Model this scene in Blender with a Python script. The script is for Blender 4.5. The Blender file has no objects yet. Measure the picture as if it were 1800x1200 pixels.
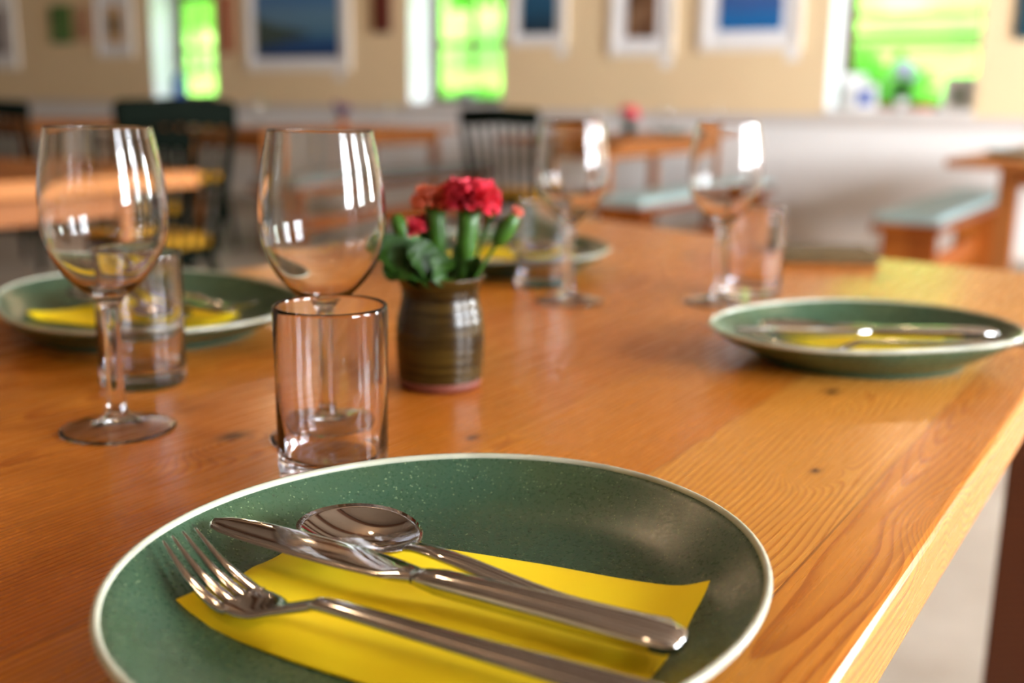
import bpy, bmesh, math, random
from mathutils import Vector, Matrix
random.seed(7)
S = bpy.context.scene
C = S.collection
PI = math.pi
PHI = math.atan2(-.537, .843)          # the room and the table are turned this much from the camera's heading
CO, SI = math.cos(PHI), math.sin(PHI)

def RW(s, t, z=0.0):                    # room coordinates (s to the right along the far wall, t towards it) -> world
    return Vector((CO*s - SI*t, SI*s + CO*t, z))

# ------------------------------------------------------------------ camera
cam_d = bpy.data.cameras.new('camera'); cam = bpy.data.objects.new('camera', cam_d); C.objects.link(cam)
cam_d.sensor_width = 36; cam_d.lens = 36*1900/1800
cam_d.clip_start = .02; cam_d.clip_end = 200
cam.location = (0, 0, .96)
cam.rotation_mode = 'XYZ'
M = Matrix.Rotation(math.radians(90-12.6), 4, 'X') @ Matrix.Rotation(math.radians(.8), 4, 'Z')
cam.rotation_euler = M.to_euler()
cam_d.dof.use_dof = True; cam_d.dof.focus_distance = .50; cam_d.dof.aperture_fstop = 4.3
S.camera = cam
S.view_settings.view_transform = 'Standard'; S.view_settings.look = 'None'
S.view_settings.gamma = 1; S.view_settings.use_curve_mapping = False
S.view_settings.exposure = 0.68

# ------------------------------------------------------------------ world, sun, daylight at the windows
w = bpy.data.worlds.new('sky'); S.world = w; w.use_nodes = True
nt = w.node_tree; bg = nt.nodes['Background']
tc = nt.nodes.new('ShaderNodeTexCoord'); sx = nt.nodes.new('ShaderNodeSeparateXYZ'); cr = nt.nodes.new('ShaderNodeValToRGB')
nt.links.new(tc.outputs['Generated'], sx.inputs[0]); nt.links.new(sx.outputs['Z'], cr.inputs[0]); nt.links.new(cr.outputs[0], bg.inputs[0])
cr.color_ramp.elements[0].color = (.95, .98, 1, 1); cr.color_ramp.elements[1].color = (.55, .75, 1, 1)
bg.inputs[1].default_value = 4.5

def light(name, kind, loc, energy, color=(1, 1, 1), rot=(0, 0, 0), **kw):
    d = bpy.data.lights.new(name, kind); d.energy = energy; d.color = color
    for k, v in kw.items(): setattr(d, k, v)
    o = bpy.data.objects.new(name, d); C.objects.link(o); o.location = loc; o.rotation_euler = rot
    return o
light('sun', 'SUN', (0, 0, 12), 6., (1, .96, .86), (math.radians(38), 0, PHI+math.radians(-14)), angle=.01)
# daylight falling in through the windows of the right wall (s=2.4) and the wall behind (t=-2.6)
SR, TB = 2.4, -2.6
WR = [(.15, 1.05), (1.65, 2.55), (4.3, 5.5)]     # t spans, right wall
WB = []                # s spans, back wall
WZ0, WZ1 = .93, 2.06
WE = (120, 115, 430)
for a, b in WR:
    light('daylight', 'AREA', RW(SR+.32, (a+b)/2, (WZ0+WZ1)/2), WE[WR.index((a, b))], (.90, .95, 1), (PI/2, 0, PHI+PI/2), shape='RECTANGLE', size=b-a, size_y=WZ1-WZ0)

# ------------------------------------------------------------------ material helpers
class NB:
    def __init__(s, name):
        s.m = bpy.data.materials.new(name); s.m.use_nodes = True; s.t = s.m.node_tree; s.t.nodes.clear()
        s.out = s.n('ShaderNodeOutputMaterial')
    def n(s, typ, props=None, **ins):
        nd = s.t.nodes.new(typ)
        for k, v in (props or {}).items(): setattr(nd, k, v)
        for k, v in ins.items(): s.set(nd, k, v)
        return nd
    def set(s, nd, k, v):
        key = int(k[1:]) if k[0] == 'i' and k[1:].isdigit() else k.replace('_', ' ')
        if isinstance(v, bpy.types.NodeSocket): s.t.links.new(v, nd.inputs[key])
        elif isinstance(v, bpy.types.Node): s.t.links.new(v.outputs[0], nd.inputs[key])
        else:
            if isinstance(v, (tuple, list)) and len(v) == 3 and nd.inputs[key].type == 'RGBA': v = (*v, 1)
            nd.inputs[key].default_value = v
    def math(s, op, a, b=None, c=None):
        nd = s.n('ShaderNodeMath', {'operation': op}); s.set(nd, 'i0', a)
        if b is not None: s.set(nd, 'i1', b)
        if c is not None: s.set(nd, 'i2', c)
        return nd.outputs[0]
    def mix(s, f, a, b, blend='MIX'):
        nd = s.n('ShaderNodeMix', {'data_type': 'RGBA', 'blend_type': blend})
        s.set(nd, 'i0', f); s.set(nd, 'i6', a if not (isinstance(a, tuple) and len(a) == 3) else (*a, 1)); s.set(nd, 'i7', b if not (isinstance(b, tuple) and len(b) == 3) else (*b, 1))
        return nd.outputs[2]
    def ramp(s, f, pts, interp='LINEAR'):
        nd = s.n('ShaderNodeValToRGB'); s.set(nd, 'i0', f); e = nd.color_ramp.elements; nd.color_ramp.interpolation = interp
        while len(e) < len(pts): e.new(.5)
        for q, (p, c) in zip(e, pts): q.position = p; q.color = (*c, 1) if len(c) == 3 else c
        return nd.outputs[0]
    def noise(s, vec, scale, detail=2, rough=.5):
        nd = s.n('ShaderNodeTexNoise', None, Scale=scale, Detail=detail, Roughness=rough)
        if vec is not None: s.set(nd, 'Vector', vec)
        return nd.outputs[0]
    def obj(s): return s.n('ShaderNodeTexCoord').outputs['Object']
    def maprange(s, v, a, b, c=0., d=1.):
        nd = s.n('ShaderNodeMapRange', {'clamp': True}); s.set(nd, 'i0', v)
        for i, x in enumerate((a, b, c, d)): nd.inputs[i+1].default_value = x
        return nd.outputs[0]
    def pbsdf(s, col, rough=.5, metal=0., bump=None, bstr=.3, bdist=.001, **kw):
        p = s.n('ShaderNodeBsdfPrincipled'); s.set(p, 'Base Color', col); s.set(p, 'Roughness', rough); s.set(p, 'Metallic', metal)
        for k, v in kw.items(): s.set(p, k, v)
        if bump is not None:
            b = s.n('ShaderNodeBump'); s.set(b, 'Height', bump); b.inputs['Strength'].default_value = bstr; b.inputs['Distance'].default_value = bdist
            s.t.links.new(b.outputs[0], p.inputs['Normal'])
        s.t.links.new(p.outputs[0], s.out.inputs[0]); return p

def lin(r, g, b):
    f = lambda c: (c/255/12.92) if c/255 <= .04045 else ((c/255+.055)/1.055)**2.4
    return (f(r), f(g), f(b))

def simple(name, col, rough=.5, metal=0., var=.12, scale=8, bump=0., bscale=60, **kw):
    b = NB(name); o = b.obj(); nz = b.noise(o, scale, 4)
    d = tuple(c*(1-var) for c in col); l = tuple(min(1, c*(1+var)) for c in col)
    c = b.ramp(nz, [(.3, d), (.7, l)])
    b.pbsdf(c, rough, metal, bump=b.noise(o, bscale, 3) if bump else None, bstr=bump, **kw)
    return b.m

def wood_material(name, tone_pts, plank=.094, off=.0, axis_t=1, rings=150., knots=(), rough=.3, contrast=1., arch=False, spec=.38, coat=.05):
    """planks run along Y of the object, X crosses them; growth rings are cut out of a tilted log per plank"""
    b = NB(name); o = b.obj(); sp = b.n('ShaderNodeSeparateXYZ', None, i0=o)
    X, Y, Z = sp.outputs
    pid = b.math('FLOOR', b.math('DIVIDE', b.math('ADD', X, off), plank))
    wn = b.n('ShaderNodeTexWhiteNoise', {'noise_dimensions': '1D'}); b.set(wn, 'W', pid)
    wn2 = b.n('ShaderNodeTexWhiteNoise', {'noise_dimensions': '1D'}); b.set(wn2, 'W', b.math('ADD', pid, 37.3))
    rnd = wn.outputs[0]; rnd2 = wn2.outputs[0]
    xl = b.math('SUBTRACT', b.math('ADD', X, off), b.math('MULTIPLY', pid, plank))       # across one plank
    # log centre sideways from the plank, depth below it, tilt along it
    cx = b.math('ADD', b.math('MULTIPLY', b.math('SUBTRACT', rnd, .5), .16), plank*.5)
    dep = b.math('ADD', b.math('MULTIPLY', rnd2, .06), .012)
    if arch:
        is0 = b.math('COMPARE', pid, 0., .5); is1 = b.math('COMPARE', pid, -1., .5)
        def ov(f, a, v): return b.math('ADD', b.math('MULTIPLY', a, b.math('SUBTRACT', 1., f)), b.math('MULTIPLY', f, v))
        cx = ov(is0, cx, .014); dep = ov(is0, dep, .034); cx = ov(is1, cx, -.05); rnd = ov(is0, rnd, .35)
    warp = b.n('ShaderNodeCombineXYZ'); b.set(warp, 'X', b.math('MULTIPLY', X, 5.)); b.set(warp, 'Y', b.math('MULTIPLY', Y, 1.3)); b.set(warp, 'Z', b.math('ADD', b.math('MULTIPLY', Z, 5.), b.math('MULTIPLY', pid, 3.1)))
    n1 = b.math('SUBTRACT', b.noise(warp, 1.6, 3, .5), .5)
    dx = b.math('SUBTRACT', xl, cx)
    yt = b.math('MULTIPLY', b.math('SUBTRACT', Y, b.math('MULTIPLY', rnd, 1.9)), .055)
    dz = b.math('ADD', b.math('SUBTRACT', Z, 0.), b.math('ADD', dep, yt))
    R = b.math('SQRT', b.math('ADD', b.math('MULTIPLY', dx, dx), b.math('MULTIPLY', dz, dz)))
    R = b.math('ADD', R, b.math('MULTIPLY', n1, .040))
    dark = None
    for (kx, ky, kr) in knots:
        ax = b.math('DIVIDE', b.math('SUBTRACT', X, kx), kr); ay = b.math('DIVIDE', b.math('SUBTRACT', Y, ky), kr*1.7)
        d2 = b.math('ADD', b.math('MULTIPLY', ax, ax), b.math('MULTIPLY', ay, ay))
        R = b.math('ADD', R, b.math('MULTIPLY', b.math('EXPONENT', b.math('MULTIPLY', d2, -.22)), .05))
        k = b.math('EXPONENT', b.math('MULTIPLY', d2, -3.5))
        dark = k if dark is None else b.math('ADD', dark, k)
    ph = b.math('FRACT', b.math('MULTIPLY', R, rings))
    ring = b.ramp(ph, [(0, (0, 0, 0)), (.5, (.12, .12, .12)), (.84, (1, 1, 1)), (.95, (1, 1, 1)), (1, (0, 0, 0))])
    fv = b.n('ShaderNodeCombineXYZ'); b.set(fv, 'X', b.math('MULTIPLY', X, 420.)); b.set(fv, 'Y', b.math('MULTIPLY', Y, 9.)); b.set(fv, 'Z', b.math('MULTIPLY', Z, 420.))
    fib = b.noise(fv, 1., 3, .6)
    big = b.noise(warp, .9, 2, .5)
    w2 = wn2.outputs[0]
    if arch: w2 = ov(is1, w2, .80); w2 = ov(is0, w2, .22)
    tone = b.math('ADD', b.math('MULTIPLY', w2, .85), b.math('MULTIPLY', b.math('SUBTRACT', big, .35), .5))
    base = b.ramp(tone, tone_pts)
    c = b.mix(b.math('MULTIPLY', ring, .85*contrast), base, b.mix(1., base, (.64, .44, .26), 'MULTIPLY'))
    c = b.mix(b.math('MULTIPLY', b.maprange(fib, .35, .7), .32*contrast), c, b.mix(1., c, (.72, .58, .42), 'MULTIPLY'))
    seam = b.math('LESS_THAN', b.math('ABSOLUTE', b.math('SUBTRACT', xl, .0005)), .0006)
    c = b.mix(b.math('MULTIPLY', seam, .45), c, (.12, .04, .012))
    if dark is not None: c = b.mix(b.math('MINIMUM', dark, .9), c, (.07, .018, .006))
    b.pbsdf(c, b.maprange(fib, .3, .8, rough-.04, rough+.1), 0, bump=fib, bstr=.10, bdist=.0006, **{'Coat Weight': coat, 'Coat Roughness': .2, 'Specular IOR Level': spec})
    return b.m

TONES = [(.0, lin(184, 108, 34)), (.25, lin(206, 132, 46)), (.45, lin(194, 116, 38)), (.72, lin(220, 156, 66)), (1., lin(192, 114, 34))]
KN = ((-.218, .789, .007), (-.499, .457, .010), (-.374, .542, .005), (-.173, .605, .004), (-.60, 1.40, .012), (-.33, 1.37, .012), (-.079, .568, .008), (-.70, .36, .010))
MW = wood_material('table_wood', TONES, plank=.113, off=.138-.54, rings=250., rough=.27, arch=True, knots=[(a+.54, b-.8, c*1.4) for a, b, c in KN])
MWF = wood_material('furniture_wood', [(0, lin(154, 94, 44)), (.5, lin(178, 114, 58)), (1, lin(196, 134, 74))], plank=.11, rings=120., rough=.5, spec=.2, coat=0.)
MWD = wood_material('bench_wood', [(0, lin(128, 64, 18)), (.5, lin(160, 86, 26)), (1, lin(182, 106, 38))], plank=.12, rings=120., rough=.5, spec=.2, coat=0.)
MWS = wood_material('dark_leg_wood', [(0, lin(92, 44, 10)), (.6, lin(112, 56, 14)), (1, lin(126, 66, 20))], plank=.12, rings=110., rough=.45)

def glass_material(name, tint, ior=1.45):
    b = NB(name); g = b.n('ShaderNodeBsdfGlass', None, Roughness=0.0, IOR=ior); b.set(g, 'Color', tint)
    b.t.links.new(g.outputs[0], b.out.inputs[0]); return b.m
MG = glass_material('clear_glass', (1, 1, 1, 1), 1.45)
MGT = glass_material('tumbler_plastic', (.985, .985, 1, 1), 1.46)

def pane_material():
    b = NB('window_glass'); lw = b.n('ShaderNodeLayerWeight', None, Blend=.15)
    t = b.n('ShaderNodeBsdfTransparent'); t.inputs[0].default_value = (.97, .98, .97, 1); g = b.n('ShaderNodeBsdfGlossy', None, Roughness=.01)
    mx = b.n('ShaderNodeMixShader'); b.t.links.new(lw.outputs['Fresnel'], mx.inputs[0]); b.t.links.new(t.outputs[0], mx.inputs[1]); b.t.links.new(g.outputs[0], mx.inputs[2])
    b.t.links.new(mx.outputs[0], b.out.inputs[0]); return b.m
MPANE = pane_material()

def glaze_material():
    b = NB('green_glaze'); o = b.obj()
    big = b.noise(o, 9, 3)
    base = b.ramp(big, [(.3, lin(48, 70, 46)), (.5, lin(50, 80, 60)), (.72, lin(62, 80, 50))])
    v = b.n('ShaderNodeTexVoronoi', None, Scale=620.); b.set(v, 'Vector', o)
    wnn = b.noise(o, 340., 2)
    sp = b.math('MULTIPLY', b.math('LESS_THAN', v.outputs['Distance'], .23), b.math('GREATER_THAN', wnn, .56))
    c = b.mix(b.math('MULTIPLY', sp, .55), base, lin(176, 196, 150))
    v2 = b.n('ShaderNodeTexVoronoi', None, Scale=260.); b.set(v2, 'Vector', o)
    dk = b.math('MULTIPLY', b.math('LESS_THAN', v2.outputs['Distance'], .16), b.math('GREATER_THAN', b.noise(o, 120., 2), .55))
    c = b.mix(b.math('MULTIPLY', dk, .75), c, lin(28, 34, 24))
    b.pbsdf(c, b.maprange(b.noise(o, 500, 2), .3, .7, .24, .36), 0, bump=b.noise(o, 420, 3), bstr=.22, bdist=.0004)
    return b.m
MGLZ = glaze_material()
MRIM = simple('cream_glaze_rim', lin(180, 182, 164), .22, var=.14, scale=60)
MFOOT = simple('teal_foot_glaze', lin(44, 78, 64), .3, var=.1)

def napkin_material():
    b = NB('yellow_paper_napkin'); o = b.obj()
    c = b.ramp(b.noise(o, 14, 3), [(.3, lin(252, 216, 2)), (.7, lin(255, 230, 12))])
    b.pbsdf(c, .78, 0, bump=b.noise(o, 900, 3), bstr=.25, bdist=.0003); return b.m
MNAP = napkin_material()

def steel_material():
    b = NB('brushed_steel'); o = b.obj()
    b.pbsdf(b.ramp(b.noise(o, 30, 3), [(.3, lin(172, 172, 172)), (.7, lin(196, 196, 196))]), b.maprange(b.noise(o, 90, 4), .35, .75, .06, .16), 1.)
    return b.m
MST = steel_material()
MSTP = simple('polished_steel', lin(192, 190, 188), .06, 1., var=.03)

def vase_material():
    b = NB('olive_stoneware_glaze'); o = b.obj(); sp = b.n('ShaderNodeSeparateXYZ', None, i0=o)
    cv = b.n('ShaderNodeCombineXYZ'); b.set(cv, 'X', b.math('MULTIPLY', sp.outputs[0], 14.)); b.set(cv, 'Y', b.math('MULTIPLY', sp.outputs[1], 14.)); b.set(cv, 'Z', b.math('MULTIPLY', sp.outputs[2], 190.))
    n = b.noise(cv, 1., 4, .55)
    c = b.ramp(n, [(.3, lin(32, 18, 4)), (.48, lin(48, 34, 9)), (.6, lin(66, 50, 16)), (.75, lin(50, 28, 8))])
    b.pbsdf(c, .24, 0, bump=n, bstr=.15, bdist=.0006, **{'Specular IOR Level': .3}); return b.m
MVASE = vase_material()
MTERRA = simple('bare_terracotta', lin(104, 44, 24), .6, var=.15, scale=40)

def petal_material(name, a, bcol):
    b = NB(name); o = b.obj(); c = b.ramp(b.noise(o, 120, 3), [(.3, a), (.7, bcol)])
    b.pbsdf(c, .6, 0, **{'Subsurface Weight': .15, 'Subsurface Radius': (.01, .004, .004), 'Subsurface Scale': .3}); return b.m
MPETR = petal_material('crimson_petal', lin(224, 28, 66), lin(250, 96, 116))
MPETO = petal_material('coral_petal', lin(242, 108, 76), lin(254, 160, 126))
MPETP = petal_material('pale_pink_petal', lin(244, 120, 110), lin(252, 176, 150))
MLEAF = simple('leaf_green', lin(28, 60, 5), .5, var=.3, scale=40, **{'Specular IOR Level': .25})
MSTEM = simple('stem_green', lin(48, 92, 18), .45, var=.3, scale=60)

MGREEN = simple('dark_green_paint', lin(8, 15, 9), .8, var=.2, **{'Specular IOR Level': .05})
MYEL = simple('yellow_cloth', lin(226, 164, 34), .85, var=.1, bump=.2)
MBLUE = simple('pale_blue_cloth', lin(166, 192, 192), .85, var=.08, scale=5, bump=.2)
MGREY = simple('grey_cloth', lin(118, 128, 124), .85, var=.1, scale=5, bump=.2)
MOLIVE = simple('olive_cloth', lin(98, 80, 48), .9, var=.15, scale=20, bump=.2)
MWHITE = simple('white_wall_paint', lin(232, 230, 228), .6, var=.02, scale=3)
MREV = simple('white_reveal_paint', lin(244, 246, 248), .6, var=.02, scale=3)
MTAN = simple('cream_wall_paint', lin(234, 208, 166), .6, var=.02, scale=2)
MRAIL = simple('grey_rail_paint', lin(208, 200, 194), .45, var=.03)
MCEIL = simple('ceiling_paint', lin(160, 138, 116), .7, var=.03)
MBEAM = simple('ceiling_beam_wood', lin(96, 58, 34), .6, var=.25, scale=12)
MBROWN = simple('brown_window_wood', lin(84, 42, 22), .45, var=.2, scale=20)
MFRAME = simple('white_frame_wood', lin(240, 234, 226), .4, var=.03)
MCARD = simple('white_card', lin(238, 238, 240), .6, var=.02)
MDARKRED = simple('dark_red_wood', lin(92, 26, 18), .5, var=.25, scale=30)
MRUST = simple('rust_cloth', lin(176, 96, 64), .8, var=.2, scale=20)
MBLACK = simple('black_ceramic', lin(24, 24, 28), .3, var=.2)
MCOBALT = simple('cobalt_paint', lin(34, 84, 176), .4, var=.2)
MLILAC = simple('lilac_petal', lin(176, 176, 206), .6, var=.2, scale=60)
MTERR2 = simple('terracotta_pot', lin(190, 104, 58), .7, var=.15)
MMETAL = simple('lamp_metal', lin(200, 198, 194), .3, 1.)

def floor_material():
    b = NB('beige_floor'); o = b.obj()
    c = b.ramp(b.noise(o, 2.5, 5, .6), [(.3, lin(146, 134, 120)), (.7, lin(176, 166, 152))])
    b.pbsdf(c, .55, 0, bump=b.noise(o, 60, 3), bstr=.1); return b.m
MFLOOR = floor_material()

# ------------------------------------------------------------------ object helpers
def tag(o, label=None, cat=None, group=None, kind=None):
    if label: o['label'] = label
    if cat: o['category'] = cat
    if group: o['group'] = group
    if kind: o['kind'] = kind
    return o
def empty(name, loc=(0, 0, 0), rz=0.):
    o = bpy.data.objects.new(name, None); C.objects.link(o); o.location = loc; o.rotation_euler = (0, 0, rz); o.empty_display_size = .05
    return o
def link(name, bm, mats, parent=None, loc=(0, 0, 0), rz=0., smooth=False, bevel=0., subsurf=0, autos=False, glass=False):
    me = bpy.data.meshes.new(name)
    if glass: bmesh.ops.reverse_faces(bm, faces=bm.faces[:])
    else: bmesh.ops.recalc_face_normals(bm, faces=bm.faces[:])
    bm.to_mesh(me); bm.free()
    for m in (mats if isinstance(mats, (list, tuple)) else [mats]): me.materials.append(m)
    if smooth: me.polygons.foreach_set('use_smooth', [True]*len(me.polygons))
    if autos: me.set_sharp_from_angle(angle=math.radians(40))
    o = bpy.data.objects.new(name, me); C.objects.link(o); o.location = loc; o.rotation_euler = (0, 0, rz)
    if parent: o.parent = parent
    if bevel:
        md = o.modifiers.new('b', 'BEVEL'); md.width = bevel; md.segments = 3; md.limit_method = 'ANGLE'
    if subsurf:
        md = o.modifiers.new('s', 'SUBSURF'); md.levels = subsurf; md.render_levels = subsurf
    return o
def box(bm, x0, x1, y0, y1, z0, z1, mi=0):
    v = [bm.verts.new((x, y, z)) for z in (z0, z1) for y in (y0, y1) for x in (x0, x1)]
    fs = []
    for q in ((0, 1, 3, 2), (4, 6, 7, 5), (0, 4, 5, 1), (2, 3, 7, 6), (0, 2, 6, 4), (1, 5, 7, 3)):
        f = bm.faces.new([v[i] for i in q]); f.material_index = mi; fs.append(f)
    return v, fs
def bxo(name, dims, mat, parent=None, loc=(0, 0, 0), rz=0., bevel=.003):
    bm = bmesh.new(); box(bm, *dims); return link(name, bm, mat, parent, loc, rz, bevel=bevel)
def catmull(P, k=6):
    out = []; P = [Vector(p) for p in P]
    for i in range(len(P)-1):
        a = P[max(i-1, 0)]; b = P[i]; c = P[i+1]; d = P[min(i+2, len(P)-1)]
        for j in range(k):
            t = j/k; out.append(.5*((2*b)+(-a+c)*t+(2*a-5*b+4*c-d)*t*t+(-a+3*b-3*c+d)*t**3))
    out.append(P[-1]); return out
def lathe(bm, prof, n=64, mi=0, closed=False, jitter=None):
    rings = []
    for (r, z) in prof:
        if r < 1e-6: rings.append([bm.verts.new((0, 0, z))])
        else: rings.append([bm.verts.new((r*math.cos(2*PI*i/n), r*math.sin(2*PI*i/n), z)) for i in range(n)])
    idx = list(range(len(rings)))
    pairs = list(zip(idx, idx[1:])) + ([(idx[-1], idx[0])] if closed else [])
    for a, b in pairs:
        A, B = rings[a], rings[b]
        for i in range(n):
            j = (i+1) % n
            if len(A) == 1 and len(B) == 1: continue
            if len(A) == 1: f = bm.faces.new((A[0], B[i], B[j]))
            elif len(B) == 1: f = bm.faces.new((A[i], B[0], A[j]))
            else: f = bm.faces.new((A[i], B[i], B[j], A[j]))
            f.material_index = mi
def tube(bm, pts, rads, n=10, caps=True, mi=0, side=None):
    """swept section; rads: scalar or list of r or (half width, half thickness)"""
    pts = [Vector(p) for p in pts]; N = len(pts)
    if not isinstance(rads, list): rads = [rads]*N
    prev = None; rings = []
    for i, p in enumerate(pts):
        d = (pts[min(i+1, N-1)]-pts[max(i-1, 0)]).normalized()
        up = Vector((0, 0, 1)) if side is None else Vector(side)
        sd = d.cross(up)
        if sd.length < 1e-3: sd = d.cross(Vector((0, 1, 0)))
        sd.normalize(); u = sd.cross(d).normalized()
        r = rads[i]; a, b = (r, r) if not isinstance(r, tuple) else r[:2]
        sh = r[2] if isinstance(r, tuple) and len(r) > 2 else 0.
        ex = .75 if isinstance(r, tuple) else 1.
        ring = []
        for k in range(n):
            th = 2*PI*k/n; c, s = math.cos(th), math.sin(th)
            ring.append(bm.verts.new(p+sd*(a*math.copysign(abs(c)**ex, c)+sh)+u*(b*math.copysign(abs(s)**ex, s))))
        rings.append(ring)
    for A, B in zip(rings, rings[1:]):
        for i in range(n):
            f = bm.faces.new((A[i], A[(i+1) % n], B[(i+1) % n], B[i])); f.material_index = mi
    if caps:
        bm.faces.new(rings[0][::-1]).material_index = mi; bm.faces.new(rings[-1]).material_index = mi
def kids(o): return [c for c in o.children]
def copy_tree(o, parent=None):
    c = o.copy(); C.objects.link(c); c.parent = parent
    for ch in kids(o): copy_tree(ch, c)
    return c

# ------------------------------------------------------------------ the room
TW, TH = 7.6, .42
SL = -14.5
ZC = 2.55
RZ = .885      # top of white dado
def wall_with_holes(name, x0, x1, y0, y1, holes, z0, z1, along='x'):
    """wall made of boxes round the openings; white under the rail and in the reveals"""
    bm = bmesh.new()
    def bxx(a, b, c, d, mi):
        dims = (a, b, y0, y1, c, d) if along == 'x' else (x0, x1, a, b, c, d)
        v, fs = box(bm, *dims, mi)
        for f in fs:
            f.normal_update(); n = f.normal
            edge = (abs(n.x) if along == 'x' else abs(n.y)) > .5 or abs(n.z) > .5
            if edge: f.material_index = 2
    A, B = (x0, x1) if along == 'x' else (y0, y1)
    cur = A
    for (a, b) in sorted(holes):
        bxx(cur, a, 0, RZ, 1); bxx(cur, a, RZ, ZC, 0)
        bxx(a, b, 0, RZ, 1); bxx(a, b, RZ, z0, 1); bxx(a, b, z1, ZC, 0); cur = b
    bxx(cur, B, 0, RZ, 1); bxx(cur, B, RZ, ZC, 0)
    o = link(name, bm, [MTAN, MWHITE, MREV], rz=PHI); return tag(o, kind='structure')
HF = [(-2.30, -1.34), (-5.93, -4.98), (-9.23, -8.33)]
wall_with_holes('wall_far', SL, SR+.3, TW, TW+TH, HF, .91, 1.97)
wall_with_holes('wall_right', SR, SR+.3, TB, TW, WR, WZ0, WZ1, 'y')
wall_with_holes('wall_back', SL, SR, TB-.3, TB, WB, WZ0, WZ1)
wall_with_holes('wall_left', SL-.3, SL, TB-.3, TW+TH, [], WZ0, WZ1, 'y')
bm = bmesh.new(); box(bm, SL-.3, SR+.3, TB-.3, TW+TH, -.1, 0); tag(link('floor', bm, MFLOOR, rz=PHI), kind='structure')
bm = bmesh.new(); box(bm, SL-.3, SR+.3, TB-.3, TW+TH, ZC, ZC+.15); tag(link('ceiling', bm, MCEIL, rz=PHI), kind='structure')
# dado rail and baseboard, broken at nothing: they run under the sills
bm = bmesh.new(); box(bm, SL, SR, TW-.022, TW, RZ-.075, RZ+.005); box(bm, SL, SR, TW-.032, TW, RZ-.012, RZ+.005)
tag(link('trim_1', bm, MRAIL, rz=PHI, bevel=.004), kind='structure')
bm = bmesh.new(); box(bm, SL, SR, TW-.02, TW, 0, .12); tag(link('baseboard_far', bm, MFRAME, rz=PHI, bevel=.004), kind='structure')
k = 0
for t in (-1.8, -.9, 0, .9, 1.8, 2.7, 3.6, 4.5, 5.4, 6.3):
    k += 1
    bm = bmesh.new(); box(bm, SL, SR, t-.05, t+.05, ZC-.14, ZC); tag(link('ceiling_beam', bm, MBEAM, rz=PHI), kind='structure')

def window(n, a, b, sill=True):
    g = TW+TH-.09
    f = bmesh.new(); z0, z1 = .91, 1.97; fw = .065
    box(f, a, a+fw, g, g+.05, z0, z1); box(f, b-fw, b, g, g+.05, z0, z1); box(f, a+fw, b-fw, g, g+.05, z0, z0+fw); box(f, a+fw, b-fw, g, g+.05, z1-fw, z1)
    fo = link('window_%d' % n, f, MBROWN, rz=PHI, bevel=.003); tag(fo, kind='structure')
    m = bmesh.new(); box(m, a+fw, b-fw, g+.008, g+.042, 1.40, 1.445); link('glazing_bar', m, MBROWN, fo)
    p = bmesh.new(); box(p, a+fw, b-fw, g+.022, g+.026, z0+fw, z1-fw); link('pane', p, MPANE, fo)
    s = bmesh.new(); box(s, a, b, TW-.03, g, z0, z0+.02); link('window_sill', s, MFRAME if n != 2 else MFRAME, fo, bevel=.003)
for i, (a, b) in enumerate(HF): window(3-i, a, b)
def rear_window(n, a, b, wall):
    f = bmesh.new(); z0, z1 = WZ0, WZ1; fw = .05
    m = (a+b)/2
    if wall == 'r':
        x = SR+.2
        for (p, q, c, d) in ((a, a+fw, z0, z1), (b-fw, b, z0, z1), (a+fw, b-fw, z0, z0+fw), (a+fw, b-fw, z1-fw, z1)): box(f, x, x+.05, p, q, c, d)
        fo = link('window_%d' % n, f, MBROWN, rz=PHI); tag(fo, kind='structure')
        g = bmesh.new(); box(g, x+.01, x+.04, m-.018, m+.018, z0+fw, z1-fw); box(g, x+.01, x+.04, a+fw, m-.018, 1.48, 1.51); box(g, x+.01, x+.04, m+.018, b-fw, 1.48, 1.51); link('glazing_bar', g, MBROWN, fo)
    else:
        y = TB-.25
        for (p, q, c, d) in ((a, a+fw, z0, z1), (b-fw, b, z0, z1), (a+fw, b-fw, z0, z0+fw), (a+fw, b-fw, z1-fw, z1)): box(f, p, q, y, y+.05, c, d)
        fo = link('window_%d' % n, f, MBROWN, rz=PHI); tag(fo, kind='structure')
        g = bmesh.new(); box(g, m-.018, m+.018, y+.01, y+.04, z0+fw, z1-fw); box(g, a+fw, m-.018, y+.01, y+.04, 1.48, 1.51); box(g, m+.018, b-fw, y+.01, y+.04, 1.48, 1.51); link('glazing_bar', g, MBROWN, fo)
nn = 4
for a, b in WR: rear_window(nn, a, b, 'r'); nn += 1
for a, b in WB: rear_window(nn, a, b, 'b'); nn += 1

# ceiling spot lamps, warm
lamp0 = None
LAMPS = [(-.25, -.45), (-1.6, 1.35), (-3.9, 4.05), (-1.2, 5.85), (-5.8, 5.85), (-8.2, 4.05), (-2.6, -.45), (.9, 2.25), (-10.6, 4.95)]
for i, (s, t) in enumerate(LAMPS):
    if lamp0 is None:
        r = empty('ceiling_lamp', RW(s, t, ZC-.11)); lamp0 = r
        bm = bmesh.new(); lathe(bm, [(0, .11), (.05, .11), (.05, .10), (.012, .095), (.012, .07), (.045, .06), (.055, 0), (.052, 0), (.04, .055), (0, .06)], 32); link('lamp_housing', bm, MMETAL, r, smooth=True)
    else:
        r = copy_tree(lamp0); r.location = RW(s, t, ZC-.11)
    tag(r, 'small round metal ceiling lamp pointing down at the tables', 'lamp', 'ceiling lamps over the tables')
    light('lamp_light', 'POINT', RW(s, t, ZC-.16), 6, (1, .68, .40), shadow_soft_size=.035)

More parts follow.
